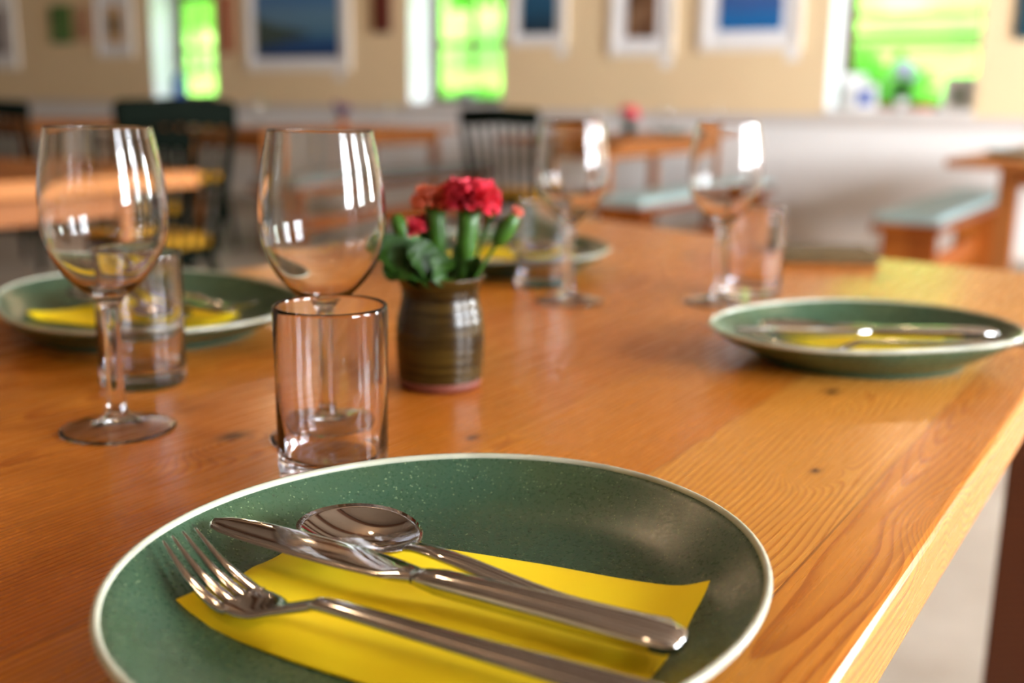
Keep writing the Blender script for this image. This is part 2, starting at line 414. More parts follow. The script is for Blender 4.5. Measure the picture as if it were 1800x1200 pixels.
# ------------------------------------------------------------------ outside
def ground_material():
    b = NB('sunlit_grass'); o = b.obj()
    c = b.ramp(b.noise(o, .9, 5, .7), [(.3, lin(80, 150, 34)), (.55, lin(120, 184, 54)), (.75, lin(176, 212, 100))])
    b.pbsdf(c, .9, 0); return b.m
bm = bmesh.new()
prof = [(TW+TH+.02, -.1), (9.2, .1), (10.2, .55), (12, 1.2), (16, 2.6), (24, 5.5), (40, 10.)]
N = 40; rows = []
for (t, z) in prof:
    rows.append([bm.verts.new((-40+70*i/N, t, z+(.15*math.sin(i*.9+t) if t > 10 else 0))) for i in range(N+1)])
for A, B in zip(rows, rows[1:]):
    for i in range(N): bm.faces.new((A[i], A[i+1], B[i+1], B[i]))
gr = link('grass_bank', bm, ground_material(), rz=PHI, smooth=True); tag(gr, kind='structure')

def leaf_material(name, a, c2):
    b = NB(name); o = b.obj(); c = b.ramp(b.noise(o, 5, 3), [(.3, a), (.7, c2)])
    d = b.n('ShaderNodeBsdfDiffuse'); b.set(d, 'Color', c); t = b.n('ShaderNodeBsdfTranslucent'); b.set(t, 'Color', c)
    mx = b.n('ShaderNodeMixShader', None, i0=.45); b.t.links.new(d.outputs[0], mx.inputs[1]); b.t.links.new(t.outputs[0], mx.inputs[2]); b.t.links.new(mx.outputs[0], b.out.inputs[0]); return b.m
ML1 = leaf_material('bright_leaves', lin(110, 176, 60), lin(176, 222, 110)); ML2 = leaf_material('mid_leaves', lin(70, 146, 44), lin(130, 196, 80))
MTRUNK = simple('bark', lin(96, 74, 52), .8, var=.3, scale=10)
def bush(name, s, t, zb, rx, h, mat, label, cat, trunk=0., n=900, seed=1, group=None):
    rr = random.Random(seed); root = empty(name, RW(s, t, zb), PHI)
    bm = bmesh.new()
    for i in range(n):
        u = rr.uniform(-1, 1); a = rr.uniform(0, 2*PI); q = math.sqrt(1-u*u); k = rr.uniform(.55, 1.)
        p = Vector((rx*q*math.cos(a)*k, rx*q*math.sin(a)*k, trunk+h/2*(1+u*k)))
        L = rr.uniform(.05, .11); d1 = Vector((rr.gauss(0, 1), rr.gauss(0, 1), rr.gauss(0, 1))).normalized(); d2 = d1.cross(Vector((rr.gauss(0, 1), rr.gauss(0, 1), rr.gauss(0, 1)))).normalized()
        vs = [bm.verts.new(p+d1*L), bm.verts.new(p+d2*L*.5), bm.verts.new(p-d1*L), bm.verts.new(p-d2*L*.5)]; bm.faces.new(vs)
    link('foliage', bm, mat, root)
    bm = bmesh.new(); tube(bm, [(0, 0, 0), (.02, .01, (trunk+h)*.3), (0, 0, (trunk+h)*.7)], [.035+trunk*.04, .03+trunk*.03, .01], 8); link('trunk', bm, MTRUNK, root, smooth=True)
    tag(root, label, cat, group)
bush('shrub', -2.7, 9.7, .3, .75, 1.15, ML2, 'leafy green shrub outside the right-hand window, low centre', 'shrub', n=1500, seed=3)
bush('shrub', -1.3, 10.3, .5, .6, .95, ML1, 'leafy green shrub outside the right-hand window, at its right side', 'shrub', n=1200, seed=4)
bush('shrub', -6.9, 9.9, .35, .6, .75, ML2, 'low green shrub outside the middle window', 'shrub', n=1000, seed=5)
bush('tree', -8.6, 12.4, 1.2, 1.3, 2.2, ML2, 'leafy tree with a short trunk outside the middle window', 'tree', trunk=.9, n=2600, seed=6)
bush('tree', -13.8, 12.2, 1.2, 1.2, 2.2, ML1, 'pale leafy tree outside the left window', 'tree', trunk=.6, n=2200, seed=7)
# rail fence on the bank, seen through the right-hand window
fe = empty('rail_fence', RW(-2.6, 11.2, .85), PHI)
for i in range(4):
    bm = bmesh.new(); box(bm, -2.4+i*1.6-.05, -2.4+i*1.6+.05, -.05, .05, -.1, 1.05); link('fence_post', bm, MTRUNK, fe)
for z in (.62, .92):
    bm = bmesh.new(); box(bm, -2.5, 2.5, -.09, -.05, z, z+.07); link('fence_rail', bm, MTRUNK, fe)
tag(fe, 'brown wooden rail fence crossing the view through the right-hand window', 'fence')

# ------------------------------------------------------------------ pictures on the far wall
def img_mat(name, kind):
    b = NB(name); o = b.obj(); sp = b.n('ShaderNodeSeparateXYZ', None, i0=o); X, Y, Z = sp.outputs
    n = b.noise(o, 6, 4); zz = b.math('ADD', Z, b.math('MULTIPLY', b.math('SUBTRACT', n, .5), .12))
    if kind == 'sea':
        c = b.ramp(b.maprange(Z, -.3, .3), [(0, lin(8, 50, 96)), (.25, lin(12, 72, 130)), (.3, lin(60, 108, 140)), (.6, lin(92, 130, 156)), (1, lin(44, 104, 160))])
        hill = b.math('LESS_THAN', b.math('ADD', b.math('MULTIPLY', X, .22), Z), b.math('ADD', -.09, b.math('MULTIPLY', n, .08)))
        land = b.math('MULTIPLY', hill, b.math('GREATER_THAN', b.math('SUBTRACT', Z, b.math('MULTIPLY', X, .16)), -.13))
        c = b.mix(b.math('MULTIPLY', land, .85), c, lin(52, 66, 44))
    elif kind == 'blue': c = b.ramp(b.maprange(zz, -.25, .3), [(0, lin(4, 40, 62)), (.3, lin(6, 76, 108)), (1, lin(10, 92, 140))])
    elif kind == 'azure': c = b.ramp(b.maprange(zz, -.3, .3), [(0, lin(0, 92, 160)), (.3, lin(8, 106, 172)), (.55, lin(60, 90, 150)), (1, lin(110, 160, 200))])
    elif kind == 'teal': c = b.ramp(b.maprange(zz, -.3, .3), [(0, lin(16, 62, 76)), (1, lin(20, 80, 104))])
    elif kind == 'brown': c = b.ramp(n, [(.3, lin(60, 40, 30)), (.55, lin(120, 84, 58)), (.8, lin(196, 164, 132))])
    elif kind == 'green': c = b.ramp(n, [(.3, lin(40, 84, 30)), (.6, lin(78, 122, 52)), (.8, lin(120, 140, 80))])
    elif kind == 'faint': c = b.ramp(n, [(.4, lin(206, 160, 124)), (.7, lin(140, 84, 60))])
    elif kind == 'bush':
        r = b.math('ADD', b.math('MULTIPLY', X, X), b.math('MULTIPLY', Z, Z)); c = b.mix(b.maprange(r, .003, .012), lin(44, 40, 14), lin(214, 176, 132))
    elif kind == 'grey': c = b.ramp(n, [(.3, lin(90, 84, 92)), (.7, lin(170, 160, 160))])
    b.pbsdf(c, .4, 0); return b.m
def picture(s0, s1, z0, z1, fr, mt, kind, label, fmat=MFRAME, name='framed_picture'):
    w_, h = s1-s0, z1-z0
    r = empty(name, RW((s0+s1)/2, TW, (z0+z1)/2), PHI); a, c = w_/2, h/2
    if fr > 0:
        bm = bmesh.new(); d = .035
        box(bm, -a, -a+fr, -d, 0, -c, c); box(bm, a-fr, a, -d, 0, -c, c); box(bm, -a+fr, a-fr, -d, 0, -c, -c+fr); box(bm, -a+fr, a-fr, -d, 0, c-fr, c); link('frame', bm, fmat, r, bevel=.002)
    if mt > 0: bm = bmesh.new(); box(bm, -a+fr, a-fr, -.018, 0, -c+fr, c-fr); link('mount', bm, MCARD, r)
    q = fr+mt; bm = bmesh.new(); box(bm, -a+q, a-q, -.022 if q > 0 else -.03, -.0185 if q > 0 else 0, -c+q, c-q); link('picture_sheet', bm, img_mat('art_'+kind, kind), r)
    tag(r, label, 'picture'); return r
def priced(s, z, label):
    o = bxo('price_card', (-.045, .045, -.004, 0, -.035, .035), MCARD, None, RW(s, TW, z), PHI, bevel=0)
    tag(o, label, 'card', 'price cards beside the pictures')
picture(-12.3, -11.48, 1.22, 2.05, .05, .12, 'grey', 'white framed grey picture at the left end of the far wall')
picture(-10.84, -10.50, 1.49, 1.89, .0, 0, 'green', 'small unframed green picture, leftmost of the small ones on the far wall')
picture(-10.42, -10.18, 1.50, 1.87, .0, 0, 'faint', 'small faint reddish picture beside the green one')
picture(-10.05, -9.50, 1.34, 1.98, .02, .11, 'bush', 'cream picture of a dark bush left of the left window')
picture(-7.86, -6.58, 1.19, 2.02, .06, .06, 'sea', 'large seascape with blue sky and green headland in a wide white frame')
picture(-4.88, -4.37, 1.38, 2.1, .03, .06, 'blue', 'narrow dark blue seascape right of the middle window')
picture(-3.98, -3.46, 1.29, 2.0, .045, .09, 'brown', 'white framed brown figure picture between two blue seascapes')
picture(-3.25, -2.50, 1.32, 1.98, .05, .09, 'azure', 'azure seascape in a deep white frame left of the right-hand window')
picture(-1.14, -.1, 1.37, 2.1, 0, 0, 'teal', 'unframed dark teal picture right of the right-hand window')
for s, z, l in ((-2.56, 1.29, 'white price card under the azure seascape'), (-3.52, 1.245, 'white price card under the brown figure picture'), (-4.42, 1.335, 'white price card under the narrow blue seascape'), (-6.72, 1.15, 'white price card under the large seascape')): priced(s, z, l)
o = bxo('wall_hanging', (-.09, .09, -.04, 0, -.32, .32), MDARKRED, None, RW(-6.21, TW, 1.83), PHI); tag(o, 'narrow dark red wooden wall hanging between the large seascape and the middle window', 'wall hanging')
o = bxo('wall_hanging', (-.075, .075, -.02, 0, -.27, .27), MRUST, None, RW(-8.13, TW, 1.63), PHI); tag(o, 'narrow rust coloured wall hanging right of the left window', 'wall hanging')

# sill things
def sill_vase(s, t, label, mat, r=.05, h=.16, name='small_vase'):
    bm = bmesh.new(); lathe(bm, catmull([(0, 0, 0), (r*.7, 0, 0), (r, h*.35, 0), (r*.9, h*.6, 0), (r*.4, h*.85, 0), (r*.5, h, 0)], 4) and [(p.x, p.y) for p in catmull([(0, 0, 0), (r*.7, 0, 0), (r, h*.35, 0), (r*.9, h*.6, 0), (r*.4, h*.85, 0), (r*.5, h, 0)], 4)], 24)
    o = link(name, bm, mat, None, RW(s, t, .93), smooth=True); tag(o, label, 'ornament'); return o
# greeting card stands and pots on the right-hand sill
def folded_card(s, t, w_, h, label, front, ang=0.):
    r = empty('greeting_card', RW(s, t, .93), PHI+ang)
    bm = bmesh.new()
    for sg in (-1, 1):
        v = [(-w_/2, sg*.03, 0), (w_/2, sg*.03, 0), (w_/2, 0, h), (-w_/2, 0, h)]; v2 = [(x, y+.002, z) for x, y, z in v]
        A = [bm.verts.new(p) for p in v]; B = [bm.verts.new(p) for p in v2]
        bm.faces.new(A); bm.faces.new(B)
        for i in range(4): bm.faces.new((A[i], A[(i+1) % 4], B[(i+1) % 4], B[i]))
    link('card_sheet', bm, MCARD, r)
    if front:
        bm = bmesh.new(); f = [bm.verts.new(p) for p in ((-w_*.3, -.0315+.03*.15, h*.15), (w_*.3, -.0315+.03*.15, h*.15), (w_*.3, -.0315+.03*.75, h*.75), (-w_*.3, -.0315+.03*.75, h*.75))]; bm.faces.new(f); link('card_print', bm, front, r)
    tag(r, label, 'card')
folded_card(-2.06, 7.70, .15, .17, 'white card with a blue print on the right-hand window sill', MCOBALT)
folded_card(-2.17, 7.80, .16, .24, 'taller plain white card behind the blue printed one', None)
folded_card(-1.47, 7.78, .2, .22, 'white card with a grey print at the right end of the right-hand sill', simple('grey_print', lin(150, 160, 150), .6))
for s, l in ((-1.98, 'left of the two terracotta trays on the right-hand window sill'), (-1.75, 'right of the two terracotta trays on the right-hand window sill')):
    bm = bmesh.new(); lathe(bm, [(0, 0), (.085, 0), (.1, .03), (.093, .03), (.08, .008), (0, .008)], 24); o = link('pot_tray', bm, MTERR2, None, RW(s+.06, 7.84 if s < -1.8 else 7.66, .93), smooth=True); tag(o, l, 'tray')
# small flowering plant
def small_plant(name, loc, h, r, potmat, pet, label, cat='plant', seed=2, nl=60, nf=26, pot=(.04, .07), ps=.022):
    rr = random.Random(seed); root = empty(name, loc)
    bm = bmesh.new(); a, c = pot; lathe(bm, [(0, 0), (a*.75, 0), (a, c), (a*.9, c), (a*.65, c*.2), (0, c*.2)], 24); link('pot', bm, potmat, root, smooth=True)
    bm = bmesh.new()
    for i in range(nl):
        an = rr.uniform(0, 2*PI); q = rr.uniform(.1, 1)*r; p0 = Vector((0, 0, c)); p = Vector((q*math.cos(an), q*math.sin(an), c+rr.uniform(.1, .75)*(h-c)))
        d = (p-p0).normalized(); s_ = d.cross(Vector((0, 0, 1))).normalized()*.012
        v = [bm.verts.new(p0), bm.verts.new((p0+p)/2+s_), bm.verts.new(p), bm.verts.new((p0+p)/2-s_)]; bm.faces.new(v)
    link('leaves', bm, MLEAF, root)
    bm = bmesh.new()
    for i in range(nf):
        an = rr.uniform(0, 2*PI); q = rr.uniform(0, .8)*r; m4 = Matrix.Translation((q*math.cos(an), q*math.sin(an), c+rr.uniform(.6, 1)*(h-c)))
        bmesh.ops.create_icosphere(bm, subdivisions=1, radius=ps*rr.uniform(.7, 1.2), matrix=m4)
    link('blossoms', bm, pet, root, smooth=True)
    tag(root, label, cat); return root
small_plant('potted_plant', RW(-1.82, 7.70, .93), .3, .12, MCARD, MLILAC, 'potted plant with grey-lilac blossoms in the middle of the right-hand sill')
sill_vase(-5.47, 7.8, 'squat black ornament on the middle window sill', MBLACK, .085, .1, 'black_bowl')
bm = bmesh.new(); lathe(bm, [(0, 0), (.05, 0), (.055, .18), (.03, .22), (.02, .26), (0, .26)], 24); o = link('blue_bottle', bm, MCOBALT, None, RW(-9.02, 7.74, .93), smooth=True); tag(o, 'cobalt blue bottle on the left window sill', 'bottle')

# ------------------------------------------------------------------ furniture
def table(name, s0, s1, t0, t1, zt, th, mat, label, legs='square', tw=.055, inset=.12, lm=None):
    cs, ct = (s0+s1)/2, (t0+t1)/2; r = empty(name, RW(cs, ct, 0), PHI); a, c = (s1-s0)/2, (t1-t0)/2
    bxo('tabletop', (-a, a, -c, c, zt-th, zt), mat, r, bevel=.004)
    lm = lm or mat
    for x in (-a+inset, a-inset):
        for y in (-c+inset, c-inset):
            bxo('leg', (x-tw/2, x+tw/2, y-tw/2, y+tw/2, 0, zt-th), lm, r)
    bm = bmesh.new(); i = inset
    for y in (-c+i, c-i): box(bm, -a+i+tw/2, a-i-tw/2, y-.012, y+.012, zt-th-.08, zt-th)
    for x in (-a+i, a-i): box(bm, x-.012, x+.012, -c+i+tw/2, c-i-tw/2, zt-th-.08, zt-th)
    link('apron', bm, lm, r)
    tag(r, label, 'table'); return r
def bench(s0, s1, t0, t1, zs, label, cmat, clabel, mat=MWD, end_in=.12, cthick=.045):
    cs, ct = (s0+s1)/2, (t0+t1)/2; r = empty('bench', RW(cs, ct, 0), PHI); a, c = (s1-s0)/2, (t1-t0)/2
    bxo('seat', (-a, a, -c, c, zs-.04, zs), mat, r)
    for y in (-c+end_in, c-end_in): bxo('end_panel', (-a*.82, a*.82, y-.02, y+.02, 0, zs-.04), mat, r)
    bxo('stretcher', (-.015, .015, -c+end_in+.02, c-end_in-.02, .12, .22), mat, r)
    tag(r, label, 'bench')
    if cmat:
        bm = bmesh.new(); box(bm, -a+.005, a-.005, -c+.01, c-.01, 0, cthick); o = link('bench_cushion', bm, cmat, None, RW(cs, ct, zs), PHI, bevel=.018); tag(o, clabel, 'cushion')
    return r
def chair(s, t, rz, label, cush=None, clabel='', h=.90, wid=.42):
    """spindle back chair, faces local +y, back at -y"""
    r = empty('spindle_chair', RW(s, t, 0), PHI+rz)
    bm = bmesh.new(); n = 24; pts = []
    for i in range(n):
        a = 2*PI*i/n; pts.append((wid*.5*math.copysign(abs(math.cos(a))**.7, math.cos(a)), .2*math.copysign(abs(math.sin(a))**.7, math.sin(a))))
    lo = [bm.verts.new((x*.96, y*.96, .41)) for x, y in pts]; hi = [bm.verts.new((x, y, .445)) for x, y in pts]
    bm.faces.new(lo[::-1]); bm.faces.new(hi)
    for i in range(n): bm.faces.new((lo[i], lo[(i+1) % n], hi[(i+1) % n], hi[i]))
    link('seat', bm, MGREEN, r, bevel=.006)
    for sx_ in (-1, 1):
        bm = bmesh.new(); tube(bm, [(sx_*.15, -.14, .42), (sx_*.19, -.2, .2), (sx_*.21, -.23, 0)], [.017, .022, .014], 10); link('leg', bm, MGREEN, r, smooth=True)
        bm = bmesh.new(); tube(bm, [(sx_*.15, .14, .42), (sx_*.18, .17, .2), (sx_*.2, .19, 0)], [.017, .022, .014], 10); link('leg', bm, MGREEN, r, smooth=True)
        bm = bmesh.new(); tube(bm, [(sx_*.17, -.15, .43), (sx_*.185, -.2, .65), (sx_*.2, -.25, h-.05)], [.017, .019, .015], 10); link('back_post', bm, MGREEN, r, smooth=True)
    bm = bmesh.new()
    tube(bm, [(-.18, -.19, .2), (-.17, .16, .2)], .011, 8); tube(bm, [(.18, -.19, .2), (.17, .16, .2)], .011, 8); tube(bm, [(-.17, 0, .2), (.17, 0, .2)], .011, 8); link('stretcher', bm, MGREEN, r, smooth=True)
    for i in range(6):
        x = -.125+.05*i; bm = bmesh.new(); tube(bm, [(x*.9, -.165, .44), (x, -.205, .65), (x*1.08, -.25, h-.06)], [.008, .011, .008], 8); link('spindle', bm, MGREEN, r, smooth=True)
    bm = bmesh.new(); P_ = catmull([(-.215, -.235, h-.03), (-.11, -.258, h-.025), (0, -.265, h-.02), (.11, -.258, h-.025), (.215, -.235, h-.03)], 4)
    tube(bm, P_, [(.013, .032)]*1+[(.014, .045)]*(len(P_)-2)+[(.013, .032)], 12); link('crest_rail', bm, MGREEN, r, smooth=True)
    tag(r, label, 'chair')
    if cush:
        bm = bmesh.new(); box(bm, -.17, .17, -.14, .17, 0, .045); o = link('seat_cushion', bm, cush, None, RW(s, t, .445), PHI+rz, bevel=.018); tag(o, clabel, 'cushion')
    return r

# the long table in the foreground
MTs, MTt = -.54, .8
mt = empty('dining_table', RW(MTs, MTt, 0), PHI)
bm = bmesh.new()
out = [(-.093, -.12), (-.093, 1.53), (-.36, 1.55), (-.70, 1.67), (-1.0, 1.775), (-1.0, -.12)]
lo = [bm.verts.new((s-MTs, t-MTt, -.038)) for s, t in out]; hi = [bm.verts.new((s-MTs, t-MTt, 0)) for s, t in out]
bm.faces.new(lo); bm.faces.new(hi[::-1])
for i in range(6): bm.faces.new((lo[i], lo[(i+1) % 6], hi[(i+1) % 6], hi[i]))
# the tabletop's own origin is on its top surface so that the planks are measured from the table's right edge
tt = link('tabletop', bm, MW, mt, loc=(0, 0, .75), bevel=.005)
for (x, y) in ((-.133-MTs, 1.47-MTt), (-.9-MTs, 1.4-MTt), (-.9-MTs, .0-MTt)):
    bxo('leg', (x-.036, x+.036, y-.036, y+.036, 0, .712), MWS, mt)
bxo('apron', (-.16-MTs-.0, -.135-MTs, .1-MTt, 1.43-MTt, .63, .712), MWS, mt)
bxo('apron', (-.915-MTs, -.89-MTs, .05-MTt, 1.35-MTt, .63, .712), MWS, mt)
tag(mt, 'long honey coloured wooden dining table in the foreground, laid for a meal', 'table')

table('side_table', -.92, -.10, 4.72, 7.0, .75, .036, MWF, 'wooden table with square legs near the right edge of the photo', inset=.22, tw=.075)
bench(-1.27, -.97, 5.0, 6.95, .44, 'wooden bench beside the right-hand table', MBLUE, 'pale blue cushion on the bench beside the right-hand table')
table('side_table', -3.55, -2.72, 5.35, 7.3, .75, .034, MWF, 'wooden table by the far wall behind the vase flowers', inset=.2)
bench(-2.69, -2.40, 4.98, 6.95, .43, 'orange wooden bench beside the table behind the right wine glasses', MBLUE, 'pale blue cushion on the bench behind the right wine glasses')
table('side_table', -5.85, -4.97, 4.9, 6.95, .75, .045, MWF, 'wooden table far back between the two green chairs', inset=.12)
bench(-4.90, -4.60, 4.7, 6.95, .43, 'long wooden bench in front of the far middle table', MGREY, 'grey cushion on the long bench at the far middle table')
table('side_table', -3.6, -2.44, .55, 2.15, .75, .045, MWF, 'orange wooden table at the left edge, left of the green chair', inset=.14)
bench(-2.42, -2.12, .35, 1.75, .42, 'wooden bench at the near side of the left table', MGREY, 'grey-blue cushion on the bench at the left table')
table('side_table', -8.7, -7.6, 5.0, 6.8, .75, .04, MWF, 'distant wooden table in the left corner of the room')
chair(-3.07, 2.46, math.radians(80), 'dark green spindle chair with its back to the camera behind the left wine glass', MYEL, 'yellow cushion on the chair behind the left wine glass', h=.93)
chair(-3.13, 4.92, math.radians(12), 'dark green spindle chair behind the flowers, its back to the camera', MYEL, 'yellow cushion on the chair behind the flowers', h=.90)
chair(-5.35, 4.62, math.radians(10), 'dark green spindle chair at the far middle table', MYEL, 'yellow cushion on the chair at the far middle table', h=.88)
chair(-4.05, 3.2, math.radians(60), 'dark green spindle chair seen through the left wine glass', MYEL, 'yellow cushion on the chair seen through the left wine glass', h=.80)
chair(-5.6, 3.7, math.radians(20), 'nearer dark spindle chair at the left edge of the room', None, h=.9)
chair(-6.9, 4.3, math.radians(-15), 'farther dark spindle chair at the left edge of the room', None, h=.9)
# a folded olive cloth at the far end of the table
bm = bmesh.new()
for z0, z1, a, c in ((0, .009, .066, .042), (.0092, .017, .063, .040)): box(bm, -a, a, -c, c, z0, z1)
o = link('folded_cloth', bm, MOLIVE, None, (.430, 1.486, .7502), math.radians(-4), bevel=.0045); tag(o, 'folded olive-brown cloth lying at the far end of the dining table', 'cloth')

# ------------------------------------------------------------------ plates
def plate(cx, cy, h, label, group=None, z=.75, nseg=160, parent=None):
    a0, c1, s1, c2, s2, c3, s3 = h
    rf = lambda th: a0+c1*math.cos(th)+s1*math.sin(th)+c2*math.cos(2*th)+s2*math.sin(2*th)+c3*math.cos(3*th)+s3*math.sin(3*th)
    root = empty('dinner_plate', (cx, cy, z))
    prof = [(0, .0085), (.2, .0085), (.4, .0085), (.55, .0086), (.64, .0090), (.71, .0104), (.77, .0132), (.82, .0164), (.87, .0200), (.91, .0232), (.95, .0264), (.978, .0288),
            (.992, .0288), (.985, .0262), (.95, .0222), (.90, .0178), (.84, .0132), (.77, .0085), (.71, .0048), (.69, .003)]
    pf = [(.69, .003), (.685, .0), (.655, .0), (.65, .0035), (.4, .0045), (0, .0045)]
    def build(pr, name, mat, flip=False):
        bm = bmesh.new(); rings = []
        for (f, zz) in pr:
            if f == 0: rings.append([bm.verts.new((0, 0, zz))]); continue
            ring = []
            for i in range(nseg):
                th = 2*PI*i/nseg
                r = (a0*(1-f**3)+rf(th)*f**3)*f
                ring.append(bm.verts.new((r*math.cos(th), r*math.sin(th), zz)))
            rings.append(ring)
        for A, B in zip(rings, rings[1:]):
            for i in range(nseg):
                j = (i+1) % nseg
                if len(A) == 1: bm.faces.new((A[0], B[i], B[j]))
                elif len(B) == 1: bm.faces.new((A[i], B[0], A[j]))
                else: bm.faces.new((A[i], B[i], B[j], A[j]))
        return link(name, bm, mat, root, smooth=True)
    build(prof, 'plate_body', MGLZ); build(pf, 'foot_ring', MFOOT)
    bm = bmesh.new(); n = 10; rings = []
    for i in range(nseg):
        th = 2*PI*i/nseg; r = rf(th)*.986
        rings.append([bm.verts.new(((r+.0018*math.cos(2*PI*k/n))*math.cos(th), (r+.0018*math.cos(2*PI*k/n))*math.sin(th), .0288+.0018*math.sin(2*PI*k/n))) for k in range(n)])
    for i in range(nseg):
        A, B = rings[i], rings[(i+1) % nseg]
        for k in range(n): bm.faces.new((A[k], A[(k+1) % n], B[(k+1) % n], B[k]))
    link('rim', bm, MRIM, root, smooth=True)
    tag(root, label, 'plate', group); return root
plate(-.024, .408, [.1318, -.0004, -.0037, -.0018, .0064, 0, .0008], 'large green speckled plate with a cream rim nearest the camera')
plate(-.338, .974, [.150, .002, .004, -.008, -.020, .004, .002], 'green plate at the left edge of the table behind the left wine glass')
plate(.297, .900, [.1205, 0, -.001, .0109, .0100, .001, -.004], 'green plate at the right, near the right edge of the table')
plate(-.012, 1.385, [.145, 0, 0, -.010, -.004, 0, 0], 'green plate behind the vase of flowers')

# ------------------------------------------------------------------ napkin and cutlery, laid out round the near plate's centre, turned copies on the others
PC = Vector((-.024, .408, .75))
def local(p): return Vector((p[0], p[1], p[2]+.75))-PC
def napkin_mesh():
    bm = bmesh.new()
    BL = Vector((-.134, .392)); TL = Vector((-.088, .480)); TR = Vector((.088, .418)); BR = Vector((.030, .296))
    NU, NV = 60, 36; rr = random.Random(5)
    def surf(u, v):
        # u along (left 0 -> right 1), v across (front fold 0 -> back edge 1)
        p = BL*(1-u)*(1-v)+BR*u*(1-v)+TL*(1-u)*v+TR*u*v
        q = p-Vector((PC.x, PC.y)); r = q.length
        fold = math.exp(-((v-.10)/.13)**2)*(.0042-.0010*u) + .0020*math.exp(-((v-.47)/.05)**2)*(.4+.6*u) + .0008*math.sin(u*9+v*5)
        end = .0022*math.exp(-((u-1)/.05)**2)*v
        zb = .0089 + max(0., (r-.090)/.040)**2*.0175*(1 if r > .090 else 0)
        edge = min(1, min(v, 1-v)*18, min(u, 1-u)*26)
        z = zb+.0012+(.0022+fold+end)*math.sqrt(max(0, edge))
        return p+Vector((.0008*math.sin(v*22), .0009*math.sin(u*14))), z, zb
    T, B = [], []
    for i in range(NU+1):
        T.append([]); B.append([])
        for j in range(NV+1):
            p, z, zb = surf(i/NU, j/NV)
            T[-1].append(bm.verts.new((p.x-PC.x, p.y-PC.y, z))); B[-1].append(bm.verts.new((p.x-PC.x, p.y-PC.y, zb+.0002)))
    for i in range(NU):
        for j in range(NV):
            bm.faces.new((T[i][j], T[i+1][j], T[i+1][j+1], T[i][j+1])); bm.faces.new((B[i][j], B[i][j+1], B[i+1][j+1], B[i+1][j]))
    for i in range(NU):
        for j in (0, NV): bm.faces.new((T[i][j], B[i][j], B[i+1][j], T[i+1][j]))
    for j in range(NV):
        for i in (0, NU): bm.faces.new((T[i][j], T[i][j+1], B[i][j+1], B[i][j]))
    return bm
nap0 = link('napkin', napkin_mesh(), MNAP, None, PC, smooth=True, autos=True)
# knife
kn0 = empty('table_knife', PC)
tip = local((-.130, .4475, .0275)); nk = local((-.036, .3935, .0272)); en = local((.062, .345, .0262))
bm = bmesh.new(); pts = []; rad = []
bw = [(0, .0012, 0), (.012, .0040, .0006), (.04, .0066, .0004), (.10, .0088, .0002), (.22, .0104, 0), (.45, .0112, -.0002), (.7, .0110, -.0004), (.86, .0094, -.0002), (.94, .0070, 0), (1, .0054, 0)]
for f, hw, sh in bw: pts.append(tip.lerp(nk, f)); rad.append((hw, .00085 if f < .9 else .0022, sh))
tube(bm, pts, rad, 16); link('blade', bm, MSTP, kn0, smooth=True, autos=True)
bm = bmesh.new(); pts = []; rad = []
for f, hw, ht in ((-.02, .0045, .0022), (.03, .0056, .0032), (.10, .0068, .0042), (.3, .0074, .0046), (.6, .0086, .0046), (.85, .0098, .0042), (.95, .0094, .0036), (.985, .0075, .0028), (1, .004, .0015)): pts.append(nk.lerp(en, f)); rad.append((hw, ht))
tube(bm, pts, rad, 18); link('handle', bm, MST, kn0, smooth=True)
# spoon
sp0 = empty('dessert_spoon', PC)
bc = local((-.0650, .4465, .0250)); ax = Vector((.76, -.65, 0)).normalized(); pv = Vector((-ax.y, ax.x, 0))
bm = bmesh.new(); NR, NT = 12, 48; A2 = []
def bowl_pt(rho, th, off):
    eg = 1+.10*math.cos(th)
    x = .0310*rho*math.cos(th); y = .0246*rho*math.sin(th)*(1-.13*math.cos(th)*1)
    z = -.0085*(1-rho**2.2)+off
    return bc+ax*x+pv*y+Vector((0, 0, z))
for off, fl in ((.0006, 0), (-.0006, 1)):
    c0 = bm.verts.new(bowl_pt(0, 0, off)); prev = None; rs = []
    for i in range(1, NR+1): rs.append([bm.verts.new(bowl_pt(i/NR, 2*PI*k/NT, off)) for k in range(NT)])
    for k in range(NT): bm.faces.new((c0, rs[0][k], rs[0][(k+1) % NT]))
    for a, b in zip(rs, rs[1:]):
        for k in range(NT): bm.faces.new((a[k], b[k], b[(k+1) % NT], a[(k+1) % NT]))
    A2.append(rs[-1])
for k in range(NT): bm.faces.new((A2[0][k], A2[1][k], A2[1][(k+1) % NT], A2[0][(k+1) % NT]))
link('bowl', bm, MSTP, sp0, smooth=True)
bm = bmesh.new()
P_ = catmull([bc+ax*.0300, bc+ax*.038+Vector((0, 0, .0015)), local((-.020, .4085, .0270)), local((.015, .387, .0225)), local((.040, .372, .0225)), local((.059, .3595, .0240))], 5)
rad = []
for i in range(len(P_)):
    f = i/(len(P_)-1); hw = .0042+.0030*max(0, f-.15)/.85; rad.append((hw*(1 if f < .97 else .6), .0016))
rad[0] = (.005, .0010); tube(bm, P_, rad, 14); link('handle', bm, MST, sp0, smooth=True)
